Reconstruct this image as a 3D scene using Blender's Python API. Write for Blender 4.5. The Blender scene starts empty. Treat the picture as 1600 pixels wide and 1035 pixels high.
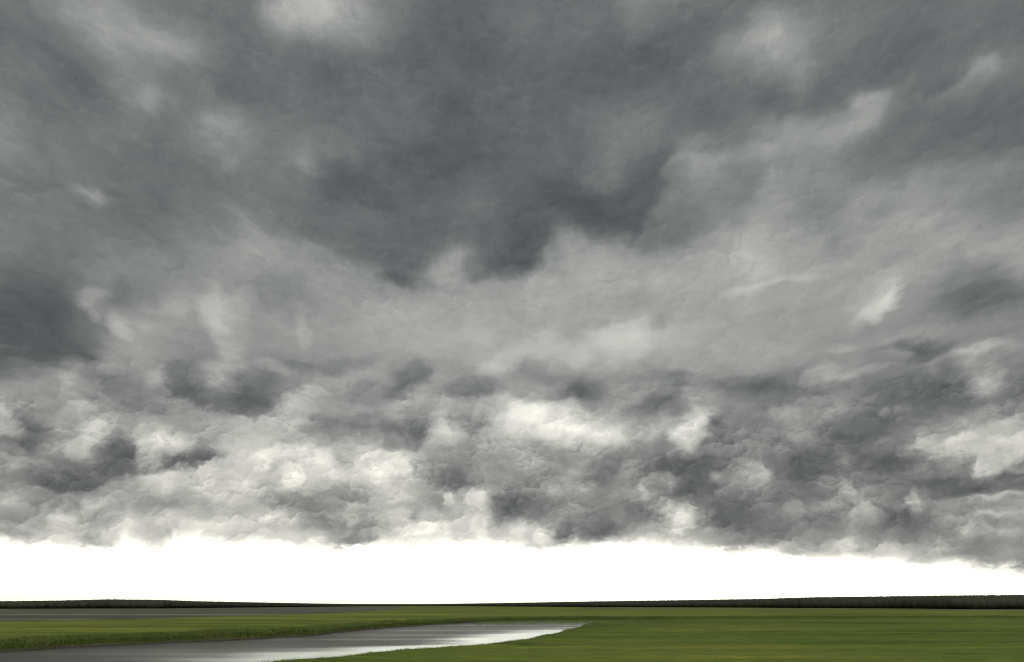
import bpy, bmesh, math, random
import numpy as np
S = bpy.context.scene
C = S.collection
RAD = math.radians

# ---------------------------------------------------------------- camera
EYE = 2.6
cam = bpy.data.objects.new('camera', bpy.data.cameras.new('camera'))
C.objects.link(cam)
cam.data.lens = 24.0
cam.data.sensor_width = 36.0
cam.data.clip_start = 0.1
cam.data.clip_end = 400000.0
cam.location = (0, 0, EYE)
cam.rotation_euler = (RAD(90 + 21.79), 0, 0)
S.camera = cam

# ---------------------------------------------------------------- sky, sun, exposure
SUN_EL, SUN_ROT = 58.0, 200.0            # high behind the photographer, above the cloud
W = bpy.data.worlds.new('World')
S.world = W
W.use_nodes = True
nt = W.node_tree
bg = nt.nodes['Background']
sky = nt.nodes.new('ShaderNodeTexSky')
sky.sky_type = 'NISHITA'
sky.sun_disc = False
sky.sun_elevation = RAD(SUN_EL)
sky.sun_rotation = RAD(SUN_ROT)
sky.air_density = 1.0
sky.dust_density = 1.0
sky.ozone_density = 0.6
nt.links.new(sky.outputs[0], bg.inputs[0])
bg.inputs[1].default_value = 0.08
sl = bpy.data.lights.new('sun', 'SUN')
sl.energy = 2.5
sl.angle = RAD(10)
sl.color = (1.0, 0.86, 0.62)
sun = bpy.data.objects.new('sun', sl)
C.objects.link(sun)
# lamp shines along -Z; Nishita azimuth runs clockwise from +Y
sun.rotation_euler = (RAD(90 - SUN_EL), 0, RAD(180 - SUN_ROT))
S.view_settings.view_transform = 'Standard'
S.view_settings.look = 'None'
S.view_settings.exposure = 2.1
S.view_settings.gamma = 1.0
S.cycles.use_denoising = True
S.cycles.filter_width = 1.05
S.cycles.max_bounces = 6
S.cycles.transparent_max_bounces = 12

# ---------------------------------------------------------------- helpers
def tag(o, label=None, cat=None, kind=None, group=None):
    if label: o['label'] = label
    if cat: o['category'] = cat
    if kind: o['kind'] = kind
    if group: o['group'] = group
    return o

def new_mat(name):
    m = bpy.data.materials.new(name)
    m.use_nodes = True
    return m, m.node_tree, m.node_tree.nodes, m.node_tree.links

def obj_np(name, co, quads, mat, smooth=True):
    """a mesh from numpy arrays of vertices and quads"""
    me = bpy.data.meshes.new(name)
    co = np.ascontiguousarray(co, np.float32)
    q = np.ascontiguousarray(quads, np.int32)
    me.vertices.add(len(co))
    me.vertices.foreach_set('co', co.ravel())
    n, k = q.shape
    me.loops.add(n * k)
    me.loops.foreach_set('vertex_index', q.ravel())
    me.polygons.add(n)
    me.polygons.foreach_set('loop_start', np.arange(0, n * k, k, dtype=np.int32))
    me.polygons.foreach_set('loop_total', np.full(n, k, np.int32))
    me.polygons.foreach_set('use_smooth', np.full(n, smooth))
    me.materials.append(mat)
    me.update(calc_edges=True)
    o = bpy.data.objects.new(name, me)
    C.objects.link(o)
    return o

def grid_quads(nr, nc, wrap=False):
    i = np.arange(nr * nc).reshape(nr, nc)
    if wrap:
        a, b = i[:-1], np.roll(i, -1, 1)[:-1]
        c, d = np.roll(i, -1, 1)[1:], i[1:]
    else:
        a, b, c, d = i[:-1, :-1], i[:-1, 1:], i[1:, 1:], i[1:, :-1]
    return np.stack([a, b, c, d], -1).reshape(-1, 4)

def hash2(ix,iy,s):
    h=(ix.astype(np.int64)*374761393+iy.astype(np.int64)*668265263+s*1442695041)&0xffffffff
    h=((h^(h>>13))*1274126177)&0xffffffff
    h=h^(h>>16)
    return h
def gnoise(x,y,s=0):
    ix=np.floor(x);iy=np.floor(y);fx=x-ix;fy=y-iy
    u=fx*fx*fx*(fx*(fx*6-15)+10);v=fy*fy*fy*(fy*(fy*6-15)+10)
    r=0
    for dx in (0,1):
        for dy in (0,1):
            a=hash2(ix+dx,iy+dy,s)*(2*np.pi/4294967296.)
            g=np.cos(a)*(fx-dx)+np.sin(a)*(fy-dy)
            r=r+g*(u if dx else 1-u)*(v if dy else 1-v)
    return r*1.5
def fbm(x,y,o,s=0,g=.5):
    r=0;a=1;t=0
    for k in range(o):
        r=r+a*gnoise(x+17.3*k,y-9.1*k,s+k);t+=a*a;a*=g;x=x*2.03;y=y*2.03
    return r/np.sqrt(t)
def billow(x,y,o,s=0,g=.5):
    r=0;a=1;t=0
    for k in range(o):
        r=r+a*(np.abs(gnoise(x+7.3*k,y+5.1*k,s+k))*2.2-.75);t+=a*a;a*=g;x=x*2.03;y=y*2.03
    return r/np.sqrt(t)
def sstep(a,b,x):
    t=np.clip((x-a)/(b-a),0,1);return t*t*(3-2*t)
def puffs(x,y,s=0):
    """union of round heads: shading of each head as lit from above, upper side (+) or underside (-), and its height"""
    ix=np.floor(x).astype(np.int64);iy=np.floor(y).astype(np.int64)
    best=np.full(x.shape,-9.);ny=np.zeros(x.shape)
    for dx in (-1,0,1):
        for dy in (-1,0,1):
            h=hash2(ix+dx,iy+dy,s)
            cx=ix+dx+(h&1023)/1023.;cy=iy+dy+((h>>10)&1023)/1023.
            r=.62+.5*((h>>20)&1023)/1023.
            ddx=(x-cx)/r;ddy=(y-cy)/r
            q=1-ddx*ddx-ddy*ddy
            z=r*np.sqrt(np.maximum(q,0))+.35*(((h>>5)&255)/255.)-.9*(iy*0+(cy-y))*.35
            z=np.where(q>0,z,-9)
            m=z>best
            best=np.where(m,z,best)
            ny=np.where(m,.8*ddy-.35*ddx,ny)
    return np.where(best>-8,ny,0.),np.maximum(best,0)

def cub(p,t):
    a,b,c,d=p
    return b+.5*t*(c-a+t*(2*a-5*b+4*c-d+t*(3*(b-c)+d-a)))
def bicubic(T,fx,fy):
    n,m=T.shape
    fx=np.clip(fx,0,m-1.001);fy=np.clip(fy,0,n-1.001)
    ix=np.floor(fx).astype(int);iy=np.floor(fy).astype(int);tx=fx-ix;ty=fy-iy
    rows=[]
    for j in range(-1,3):
        yy=np.clip(iy+j,0,n-1)
        rows.append(cub([T[yy,np.clip(ix+i,0,m-1)] for i in range(-1,3)],tx))
    return cub(rows,ty)
def cloud_grey(az,el,TB,BLOBS,LINES,EDGE,A0,AS,E0,ES,seed=3):
    """brightness (0-255) with which the cloud deck lets the sky through, by direction in degrees"""
    ce=np.cos(np.radians(el))
    X=az*np.cos(np.radians(np.clip(el,0,60)*.8));Y=el
    # near-plane coords for the high part of the deck
    r=1/np.tan(np.radians(np.clip(el,3,89)))
    PX=r*np.sin(np.radians(az));PY=r*np.cos(np.radians(az))
    up=sstep(10,20,el)
    low=1-up
    # domain warp: broad rolls plus ragged edges; the high deck is drawn out along the wind
    w1=fbm(X/5.,Y/3.6,5,seed,.55);w2=fbm(X/5.,Y/3.6,5,seed+20,.55)
    w3=fbm(X/1.7,Y/1.25,4,seed+11,.55);w4=fbm(X/1.7,Y/1.25,4,seed+31,.55)
    s1=fbm(PX*3.2,PY*1.5,5,seed+90,.55);s2=fbm(PX*3.2,PY*1.5,5,seed+95,.55)
    wx=low*(.40*w1+.34*w3)+up*(.75*s1+.25*w3)
    wy=low*(.30*w2+.26*w4)+up*(.85*s2+.20*w4)
    aw=az+wx/np.maximum(ce,.3);ew=el+wy
    g=bicubic(TB,(aw-A0)/AS,(ew-E0)/ES)
    ds=.30*fbm(X/1.1+.5*w3,Y/.85+.5*w4,4,seed+33,.6)
    dt=.5*fbm(PX*6,PY*3.4,5,seed+36,.6)
    dn=low*ds*2.1+up*dt*1.1
    for (a,e,ux,uy,vx,vy,amp,soft,skew) in BLOBS:
        R=1.9*(abs(ux)+abs(vx)+abs(uy)+abs(vy))
        m=np.nonzero((np.abs(aw-a)*ce<R)&(np.abs(ew-e)<R))
        if not len(m[0]):continue
        dx=(aw[m]-a)*ce[m];dy=ew[m]-e
        det=ux*vy-uy*vx
        p=(dx*vy-dy*vx)/det;q=(-dx*uy+dy*ux)/det
        d=np.sqrt(p*p+q*q)+dn[m]
        w=1-sstep(1-soft*.85,1+soft*.85,d)
        if skew: w=w*np.clip(1+skew*np.clip(q,-1,1)*.9,0,2)
        g[m]+=.95*amp*w*np.clip(.95+.9*dn[m],.15,1.6)
    # cloud edges: bright on the left of the line, dark on its right, fading away from it
    en=low*(.6*ds)+up*(.9*dt)
    for (pts,amp,so,rb,rd) in LINES:
        P=np.array(pts);R=3.2*max(rb,rd)
        cm=np.cos(np.radians(P[:,1].mean()))
        m=np.nonzero((aw>P[:,0].min()-R/cm)&(aw<P[:,0].max()+R/cm)&(ew>P[:,1].min()-R)&(ew<P[:,1].max()+R))
        if not len(m[0]):continue
        x=aw[m]*cm;y=ew[m]
        best=np.full(x.shape,1e9);sg=np.zeros(x.shape);ends=np.zeros(x.shape)
        for i in range(len(P)-1):
            x0,y0=P[i,0]*cm,P[i,1];ex,ey=P[i+1,0]*cm-x0,P[i+1,1]-y0
            l2=ex*ex+ey*ey+1e-9
            tu=((x-x0)*ex+(y-y0)*ey)/l2;t=np.clip(tu,0,1)
            qx=x-x0-t*ex;qy=y-y0-t*ey
            d=np.hypot(qx,qy);k=d<best
            best=np.where(k,d,best)
            sg=np.where(k,np.sign(ex*(y-y0)-ey*(x-x0)),sg)
            over=np.zeros(x.shape)
            if i==0: over=np.maximum(over,-tu*np.sqrt(l2))
            if i==len(P)-2: over=np.maximum(over,(tu-1)*np.sqrt(l2))
            ends=np.where(k,over,ends)
        sd=best*sg+en[m]*min(rb,rd)*.55
        f=np.tanh(sd/(so*(1+1.3*up[m])))*np.exp(-np.maximum(sd,0)/rb-np.maximum(-sd,0)/rd)
        g[m]+=amp*f*np.exp(-(np.maximum(ends,0)/(.6*rb))**2)
    # heads of the low clouds: top-lit shading put into the thickness, dim beneath
    pz=.30*w3;py=.26*w4
    XS=X+.25*Y;YS=Y-.012*X*np.clip(np.abs(X)/12,0,1)*8*.12*np.abs(X)/20
    n1,h1=puffs(XS/2.3+pz*.6,YS/1.5+py*.9,seed+40)
    n2,h2=puffs(XS/1.05+pz*.9,YS/.78+py*1.1,seed+41)
    n3,h3=puffs(XS/.50+pz*1.1,YS/.39+py*1.4,seed+42)
    pm=.22+.95*sstep(-.5,.8,fbm(X/3.3,Y/2.2,3,seed+45))
    sm=fbm(X/2.1+wx,Y/1.3+wy,6,seed+50,.55)
    md=billow(XS/1.5+.5*w3,YS/.8+.6*w4,5,seed+55,.6)
    fi=fbm(XS/.45+2*w3,YS/.3+2.4*w4,4,seed+58,.6)
    hi=fbm(PX*4.2+.25*s1,PY*2.2+.25*s2,6,seed+70,.58)
    hb=billow(PX*5+.3*s2,PY*2.8+.3*s1,5,seed+75,.55)
    g=145+(g-145)*(1+.10*low)
    fl=100*up+110*low
    g=np.where(g<fl,fl-15*(1-np.exp(-np.maximum(fl-g,0)/15)),g)
    amp=.70+.35*sstep(105,190,g)
    lowd=pm*(22*n1+25*n2+13*n3)+13*sm+5*md+3.5*fi
    upd=(.62+.38*sstep(17,27,el))*(9*hi+4.5*hb+6*sm+pm*(5*n1+6*n2+2.5*n3)+3*md+2.5*fi)
    g=g+amp*(low*lowd+up*upd)
    g=np.where(g>180,180+(g-180)*.74,g)
    ea=np.interp(az,[p[0] for p in EDGE],[p[1] for p in EDGE])
    rag=.30*fbm(X/2.2+wx,Y/1.1+wy,6,seed+80,.6)-.16*n2-.08*n3
    wid=np.maximum(.62+.5*fbm(X/3,Y/3,3,seed+84),.2)
    t=sstep(-.35*wid,wid,el-ea-rag)
    t=t**.8
    g=np.where(t<1,g*t+(1-t)*290,g)
    return np.clip(g,70,290)


# ---------------------------------------------------------------- the cloud deck
# flat-topped layer of cloud; the sun and sky light its top, and the thicker the cloud hangs the less light comes through
TOP = 2500.0
W0 = 3.32                                # brightness of the lit top (exposed), through no cloud
SIGMA = np.array([1.03, 1.0, 0.95]) / 620.0
EDGE = [(-35.73,3.84),(-33.97,3.8),(-32.12,3.67),(-30.2,3.54),(-28.73,4.06),(-27.91,3.96),(-27.04,3.64),(-26.2,3.58),(-25.51,4.4),(-24.25,4.53),(-22.03,4.34),(-19.78,4.4),(-17.44,4.28),(-15.06,4.23),(-12.62,3.99),(-10.19,4.55),(-8.16,4.19),(-6.15,4.45),(-4.11,4.57),(-2.06,4.38),(0.0,4.38),(2.56,4.09),(4.1,4.23),(5.13,4.46),(7.67,4.44),(10.19,4.51),(12.63,4.13),(15.03,3.86),(17.38,3.72),(19.68,3.67),(21.87,3.25),(24.02,3.12),(26.1,2.98),(28.1,2.84),(30.02,2.62),(31.86,2.41),(33.62,2.2),(35.3,1.96)]
BLOBS = [
    (-35.67,39.76,2.6,-0.71,0.51,1.68,6,0.8,0.3),(-32.49,39.71,1.69,-0.32,0.31,1.22,9.6,0.7,0.3),(-33.78,34.97,1.08,-0.03,0.09,0.99,16,0.8,0),
    (-31.26,37.12,1.18,0.43,-0.2,0.94,-12,0.9,0),(-28.02,34.81,1.45,0.16,-0.02,0.84,12,0.9,0.2),(-26.07,32.72,0.38,-0.21,0.31,0.6,17,0.95,0),
    (-26.33,33.19,1.76,0.14,-0.01,0.76,8,1,0),(-20.3,34,0.63,0.25,-0.26,0.82,13,1,0),(-21.29,34.71,1.39,0.31,-0.16,1.14,7,1,0),
    (-36,28.15,1.04,-0.19,0.08,0.53,20,0.9,0.3),(-35.13,28.26,1.53,0.03,0,0.45,7,1,0),(-39.16,35.81,2.34,1.11,-0.4,1.59,-8,1,0),
    (-20.47,45.15,3.34,0.31,0.06,1.53,8.4,0.9,0),(-14.68,44.06,1.41,0.26,-0.14,1.33,6,0.8,0),(-17.34,33.87,0.84,0.95,-0.5,0.45,-10,0.7,0),
    (-15.66,32.33,2.96,0.44,-0.11,1.1,-6,0.9,0),(-6.4,35.7,3.09,0.2,-0.08,1.76,-5,0.9,0),(25.99,41.96,1.14,-1.16,0.77,0.84,8.4,0.8,0.2),
    (27.93,40.34,0.61,-1.25,0.81,0.37,4.8,0.8,0),(28.1,38.69,0.58,-0.45,0.7,1.16,4.8,0.8,0),(32.73,35.76,1.18,0.03,-0.08,0.81,16,0.6,0.3),
    (29.87,34.71,2.26,0.15,-0.12,0.93,6,0.8,0.3),(35.92,36.09,0.19,-0.15,0.37,0.72,7.2,1,0),(41.4,35.35,0.86,0.05,-0.05,0.5,8.4,0.7,0.3),
    (39.65,34.73,1.29,0.49,-0.09,0.29,8.4,0.8,0),(18.03,34.51,2.11,0.37,-0.31,1.36,8,0.7,0.5),(8.87,34.79,1.78,0.15,-0.13,1.11,8,0.9,0),
    (5.6,32.16,2.66,-1.69,0.61,0.96,-8,0.9,0),(8.02,31.25,1.92,-0.85,0.51,1.18,-6,0.9,0),(-9.73,25.52,2.4,0.18,-0.04,0.69,-17,0.6,-0.4),
    (-11.82,26.26,2,0.55,-0.33,1.32,-8,0.9,0),(-0.6,27.44,3.37,0.61,-0.19,1.05,-14,0.7,-0.4),(1.83,28.86,1.94,0.86,-0.48,1.06,-8,0.9,0),
    (3.93,28.02,1.59,-0.05,0.03,1.32,10,0.6,0.3),(-4.83,28,1.38,0.56,-0.35,0.88,8,0.6,0.3),(-6,27.31,1.96,0.82,-0.44,1.07,8,0.8,0),
    (21.34,26.42,2.21,0.89,-0.7,1.89,8,1,0),(26.54,28.98,1.52,-0.37,0.24,1.42,-8,0.9,0),(28.36,25.4,1.73,-0.06,0.02,0.96,-6,0.9,0),
    (31.76,27.76,0.98,0.32,-0.14,0.54,-10,0.8,0),(36.04,26.59,1.13,-0.12,0.04,0.54,8,0.8,0),(39.88,26.77,1.32,-0.5,0.31,1.24,-8,0.9,0),
    (-36.84,18.08,3.27,0.19,-0.22,1.97,-8,0.8,0),(-38.41,18.18,2.04,0.5,-0.4,1.69,-4,1,0),(-25.25,21.35,0.51,0.19,-0.62,1.86,22,0.95,0.1),
    (-24.65,19.85,0.63,0.37,-0.45,0.87,10,1,0),(-23.97,21.7,0.95,-0.4,0.45,1.3,14,0.8,0),(-27.94,22.03,1.42,0.58,-0.31,0.91,14,0.8,0),
    (-33.77,20.71,0.65,0.48,-0.31,0.55,22,0.7,0),(-33.5,19.49,0.38,0.08,-0.08,0.36,24,0.7,0),(-31.65,18.92,0.81,-0,-0.03,0.6,24,0.7,0.3),
    (-29.51,19.31,1.16,0.22,-0.11,0.61,14,0.8,0.3),(-23.46,18.51,0.82,0.11,-0.1,0.69,16,0.8,0),(-34.39,15.16,0.91,-0.21,0.07,0.78,16,0.7,0.3),
    (-28.79,15.57,0.67,0.1,-0.1,0.56,18,0.8,0),(-29.19,14.23,2.29,-0.58,0.13,1,-11,0.8,-0.2),(-31.77,15.36,2.41,0.01,-0.05,0.64,-14,0.8,0),
    (-26.54,15.63,0.74,0.77,-1.26,1.42,-20,0.7,-0.2),(-22.21,15.15,2.32,-0.4,0.18,1.66,-16,0.6,-0.3),(-23.98,17.19,1.13,0.15,-0.13,0.88,18,0.7,0.4),
    (-24.8,16.35,0.98,0.55,-0.31,0.61,12,0.7,0.2),(-33.33,13.05,1.55,-0.24,0.01,0.61,18,0.7,0.4),(-37.25,11.59,0.63,0.42,-0.58,1.04,40,0.7,0),
    (-35.52,10.75,0.73,0.26,-0.43,1.14,-14,0.8,0),(-21.04,15.52,1.31,0.13,-0.15,1.09,-10,0.8,0),(-20.55,17.34,1.24,-0.09,0.02,0.6,24,0.7,0.5),
    (-16.8,15.9,0.98,0.08,-0.07,0.61,24,0.7,0.4),(-17.67,14.55,1.94,0.16,-0.12,1.01,10,0.8,0.3),(-20.96,13.18,4.19,0.37,-0.07,0.49,18,0.8,0),
    (-11.06,16.8,3.01,0.72,-0.23,0.92,-10,0.6,-0.2),(-8.91,17.17,1.53,1,-0.46,0.71,-24,0.6,-0.3),(-13.27,17.46,2.96,0.75,-0.13,0.51,8,0.8,0.3),
    (-14.17,18.44,2.99,0.57,-0.12,0.61,-14,0.8,0),(-17.52,17.64,2.22,0.01,-0.01,0.51,-12,0.8,0),(-3.36,17.08,2.39,0.25,-0.08,0.74,-22,0.6,-0.3),
    (-8.81,15.6,1.44,0.6,-0.37,0.87,18,0.7,0.5),(-7.66,14.32,1.45,0.59,-0.53,1.26,-18,0.6,-0.3),(-6.04,14.63,0.84,0.02,-0.02,0.63,20,0.6,0.4),
    (-3.55,13.74,1.18,0.7,-0.61,0.99,-34,0.6,-0.3),(-5.21,14.39,0.42,0.01,-0.01,0.37,-14,0.6,0),(-5.44,13.07,1.24,0.24,-0.2,0.92,22,0.6,0.5),
    (-12.95,13.84,3.55,0.19,-0.09,1.03,-16,0.7,-0.2),(-9.72,12.95,2.32,0.09,-0.06,0.93,-12,0.7,-0.2),(-14.09,14.8,2.01,0.13,-0.06,0.62,10,0.8,0.3),
    (1.1,14.82,1.96,0.51,-0.27,1.02,30,0.7,0.2),(3.84,14.15,1.86,-0.03,0.02,0.95,14,0.8,0.2),(4.9,13.09,2.63,0.18,-0.05,0.84,26,0.8,0.2),
    (8.38,12.74,1.35,-0.04,0.05,0.83,34,0.7,0.3),(2.71,12.07,3.11,-0.57,0.12,0.61,-14,0.8,0),(6.56,16.63,2.32,0.25,-0.08,0.84,-24,0.85,-0.2),
    (5.03,16.99,1.01,0.34,-0.17,0.5,-8,0.9,0),(1.95,16.4,1.92,-0.02,0.01,0.64,-20,0.8,-0.2),(4.97,15.45,0.95,-0.02,0.02,0.74,24,0.6,0.4),
    (12.61,15.93,1.92,0.76,-0.25,0.68,-18,0.7,0),(13.31,14.85,1.43,0.57,-0.24,0.67,-22,0.7,0),(10.45,15.79,1.5,0.46,-0.14,0.5,8,0.8,0.3),
    (15.56,13.94,0.99,0.11,-0.06,0.81,40,0.6,0.3),(14.66,12.62,1.21,0.37,-0.25,0.97,40,0.7,0.2),(17.05,13.58,0.68,-0.05,0.06,0.5,-28,0.6,0),
    (12.56,12.31,0.81,-0.04,0.06,0.71,-22,0.8,0),(9.8,10.12,0.74,0.57,-0.42,0.56,24,0.6,0.3),(8.47,9.65,2.3,0.34,-0.13,1.11,-22,0.8,0),
    (13.69,10.49,2.5,0.11,0,0.6,-26,0.8,0),(11.42,14.43,2.05,-0.1,0.05,0.73,-12,0.8,0),(19.63,10.42,0.9,-0.23,0.4,1.33,18.72,0.8,0.2),
    (19.71,9.19,0.72,-0.18,0.31,1.03,21.6,0.7,0),(16.5,9.51,0.39,-0.02,0.05,0.49,30,0.7,0),(12.82,9.26,0.7,-0.03,0.04,0.5,20,0.7,0.2),
    (10.73,8.58,0.3,-0.01,0.02,0.3,24,0.7,0),(6.87,9.18,0.41,-0.01,0.01,0.3,22,0.7,0),(3.43,8.46,0.73,-0.01,0.01,0.51,26,0.7,0.2),
    (1.58,7.71,2.08,-0.01,0.01,0.81,-14,0.8,0),(5.53,8.44,2.05,0.32,-0.06,0.4,10,0.8,0),(13.13,7.02,1.18,-0.03,0.07,0.78,40,0.7,0.4),
    (13.78,6.03,0.66,-0.13,0.26,0.95,50,0.7,0),(11.8,6.08,1.98,-0.04,0.05,0.68,-12,0.8,0),(15.27,6.23,1.21,-0.04,0.06,0.58,14,0.8,0),
    (15.02,8.68,1.43,0.45,-0.49,1.88,-18,0.9,0),(17.25,6.65,1.42,-0.05,0.22,1.91,-16,0.9,0),(4.13,5.2,1.02,-0.01,0.02,0.89,-26,0.7,-0.2),
    (7.2,5.18,1.32,-0.02,0.04,0.88,-24,0.7,-0.2),(2.07,5.46,1.03,-0,0.01,0.59,40,0.7,0.3),(2.32,4.72,0.82,-0,0.01,0.49,24,0.7,0.2),
    (0.52,5.46,0.72,-0,0,0.49,20,0.7,0),(8.55,6.64,0.71,-0.01,0.03,0.59,18,0.8,0),(-26.47,11.32,1.3,0,-0.06,0.65,34,0.6,0.4),
    (-27.29,11.01,1.5,-0.14,-0.01,0.83,14,0.7,0.3),(-25.18,10.25,1.6,0.62,-0.26,0.62,-40,0.6,-0.3),(-26,9.86,1.63,0.46,-0.18,0.54,-26,0.7,-0.2),
    (-24.7,11.49,1.23,0.11,-0.06,0.38,-26,0.7,0),(-23.91,10.83,0.93,0.26,-0.12,0.37,-12,0.7,0),(-29.87,10.06,1.17,-0.57,0.25,0.81,-30,0.7,0),
    (-30.11,9.13,1.98,0.18,-0.1,0.53,-22,0.8,0),(-34.18,8.09,2.21,-0.01,-0.08,0.59,-22,0.7,0),(-32.98,7.77,1.85,0.16,-0.09,0.42,-16,0.8,0),
    (-32.77,10.43,1.07,0.36,-0.22,0.59,34,0.7,0.3),(-34.58,9.91,0.51,0.06,-0.07,0.34,26,0.7,0),(-35.45,8.82,1.06,0.12,-0.09,0.42,20,0.8,0.3),
    (-31.63,11.69,0.95,0.32,-0.19,0.51,26,0.7,0.4),(-36.09,10.03,1.74,0.22,-0.08,0.33,-14,0.8,0),(-35.2,11.01,0.72,0.1,-0.23,1.02,-14,0.8,0),
    (-28.56,8.59,2.32,0.66,-0.15,0.44,-6,0.8,0),(-31.49,8.03,0.53,0.29,-0.3,0.55,-22,0.8,0),(-27.02,8.25,1.25,0.09,-0.13,0.72,28,0.7,0.3),
    (-23.62,8.95,1.11,0.08,-0.11,0.75,18,0.7,0.3),(-21.04,8.63,1.01,0.06,-0.08,0.57,34,0.7,0.3),(-23.32,8.5,0.7,0.52,-0.34,0.47,-24,0.8,0),
    (-25.94,6.95,2.48,0.38,-0.14,0.54,-24,0.8,0),(-23.33,7.09,2.2,0.12,-0.07,0.46,16,0.8,0.3),(-35.77,6.27,1.03,0.08,-0.13,0.57,26,0.7,0.3),
    (-34.62,5.12,1.76,0.11,-0.16,0.73,-26,0.8,0),(-32.45,5.25,0.98,-0.32,0.09,0.8,36,0.7,0.4),(-33.22,6.25,1.1,0.08,-0.11,0.5,-20,0.8,0),
    (-30.97,6.41,0.52,0.43,-0.37,0.5,26,0.7,0.3),(-31.32,5.31,0.85,0.69,-0.37,0.5,-18,0.8,0),(-30.27,3.87,0.92,0.04,-0.12,0.59,-30,0.7,-0.2),
    (-26.97,4.43,0.62,0.15,-0.32,0.94,-26,0.8,0),(-25.83,4.34,0.25,0.01,-0.15,0.88,-16,0.9,0),(-29.81,4.53,0.45,-0.24,0.25,0.75,20,0.7,0),
    (-33.67,4.06,0.71,0.03,-0.09,0.41,-18,0.8,0),(-35.11,4.15,0.83,0.04,-0.09,0.4,-24,0.8,0),(-28.43,4.59,0.48,0.02,-0.13,0.69,26,0.8,0),
    (-23.08,5.49,1.75,0.07,-0.08,0.55,20,0.8,0.2),(-17.29,11.3,1.26,0.08,-0.09,0.79,30,0.6,0.4),(-15.25,10.92,0.67,-0.21,0.22,0.86,30,0.6,0.3),
    (-19.66,10.66,1.09,0.51,-0.31,0.63,26,0.7,0.3),(-19.34,10.04,0.84,0.39,-0.17,0.36,-36,0.7,0),(-17.52,9.06,0.76,0.04,-0.08,0.68,40,0.6,0.3),
    (-18.4,8.29,1.2,-0.37,0.15,0.65,-22,0.8,0),(-14.6,9.44,0.79,0.03,-0.05,0.5,26,0.7,0.3),(-11.98,11.57,0.91,0.04,-0.06,0.71,34,0.6,0.4),
    (-9.57,10.64,1.33,0.04,-0.1,1.53,26,0.7,0.4),(-8.48,9.9,0.41,0.01,-0.07,1.32,12,0.7,0),(-11.05,9.58,1.9,-0.79,0.22,0.56,26,0.7,0.3),
    (-14.19,10.46,0.91,-0.46,0.21,0.45,-22,0.8,0),(-9.49,9.37,1.24,0.25,-0.14,0.59,-20,0.8,0),(-15.42,7.69,2.87,0.36,-0.13,0.68,-26,0.8,0),
    (-12.48,8.28,1.99,0.06,-0.06,0.69,-22,0.8,0),(-9.39,7.86,1.02,0.02,-0.02,0.4,20,0.8,0.2),(-16.82,7.15,1.9,-0.43,0.09,0.56,-24,0.8,0),
    (-15.73,5.98,1.25,0.04,-0.07,0.67,-30,0.7,0),(-13.25,5.56,2.45,0.06,-0.08,0.87,-26,0.8,-0.2),(-10.26,5.62,1.3,0.02,-0.05,0.68,-22,0.7,-0.2),
    (-9.32,6.62,0.81,0.02,-0.03,0.49,30,0.7,0.3),(-18.05,5.43,2.35,-0.13,-0.01,0.38,-26,0.8,0),(-18.86,6.3,1.21,0.05,-0.06,0.47,24,0.7,0.3),
    (-12.82,6.3,0.69,0.02,-0.03,0.39,30,0.7,0),(-19.99,5.98,1.37,0.05,-0.05,0.37,14,0.8,0),(-5.87,10.47,2.09,0.04,-0.04,1.13,-18,0.8,0),
    (-4.25,9.47,3.13,0.04,-0.02,0.72,-20,0.8,0),(-5.37,11.26,1.56,-0.24,0.06,0.41,10,0.8,0),(-2.94,10.26,0.84,0.01,-0.02,1.13,12,0.8,0),
    (-5.26,8.04,0.52,0.01,-0.02,0.45,46,0.6,0.3),(-2.74,7.96,1.14,0.01,-0.01,0.81,44,0.6,0.4),(-6.28,7.67,0.91,-0.49,0.29,0.53,-22,0.8,0),
    (-0.52,7.46,1.18,-0.41,0.39,1.04,-36,0.8,0),(-8.27,6.15,0.61,0.01,-0.04,0.69,-26,0.7,0),(-6.23,6.42,1.13,0.01,-0.03,0.79,10,0.8,0.2),
    (-7.21,5.42,1.22,0.45,-0.24,0.55,26,0.7,0.3),(-2.33,5.71,0.82,0,-0.02,1.29,24,0.7,0.2),(-4.14,5.45,0.72,0,-0.03,1.09,-18,0.8,0),
    (-1.04,5.46,0.72,0,-0.01,0.89,-30,0.7,0),(-1.54,4.23,1.23,0,-0,0.39,-14,0.8,0),(-12.65,4.37,1.47,0.03,-0.05,0.57,-36,0.7,-0.2),
    (-8.15,3.95,1.5,-0.11,0.01,0.29,-14,0.8,0),(-22.84,3.9,0.88,-0.13,0.01,0.27,-10,0.8,0),(23.38,11.84,0.72,-0.06,0.09,0.57,20.16,0.7,0.3),
    (22.58,11.18,1.19,0.12,-0.02,0.86,7.2,0.8,0),(23.35,10.16,2.56,-0.69,0.35,1.1,-14,0.8,0),(23.17,8.98,0.98,-0.07,0.21,1.41,-14,0.8,0),
    (26.01,9.95,0.65,0.32,-0.26,0.75,18.72,0.8,0),(28.6,9.95,1.23,-0.12,0.13,0.72,-14,0.8,0),(29.34,9.43,1.07,0.11,0.01,0.45,-16,0.7,0),
    (28.94,10.61,0.65,-0.07,0.12,0.63,12.96,0.7,0.3),(25.38,8.83,1.17,-0.9,0.34,0.46,20.16,0.6,0.2),(27.48,8.44,1.09,-0.55,0.35,0.66,11.52,0.7,0.2),
    (27.94,8.64,0.69,-0.56,0.33,0.45,-22,0.7,0),(25.66,7.88,1.06,-0.28,0.24,0.71,11.52,0.8,0),(31.21,10.6,0.88,0.07,0.03,0.8,21.6,0.6,0.3),
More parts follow.
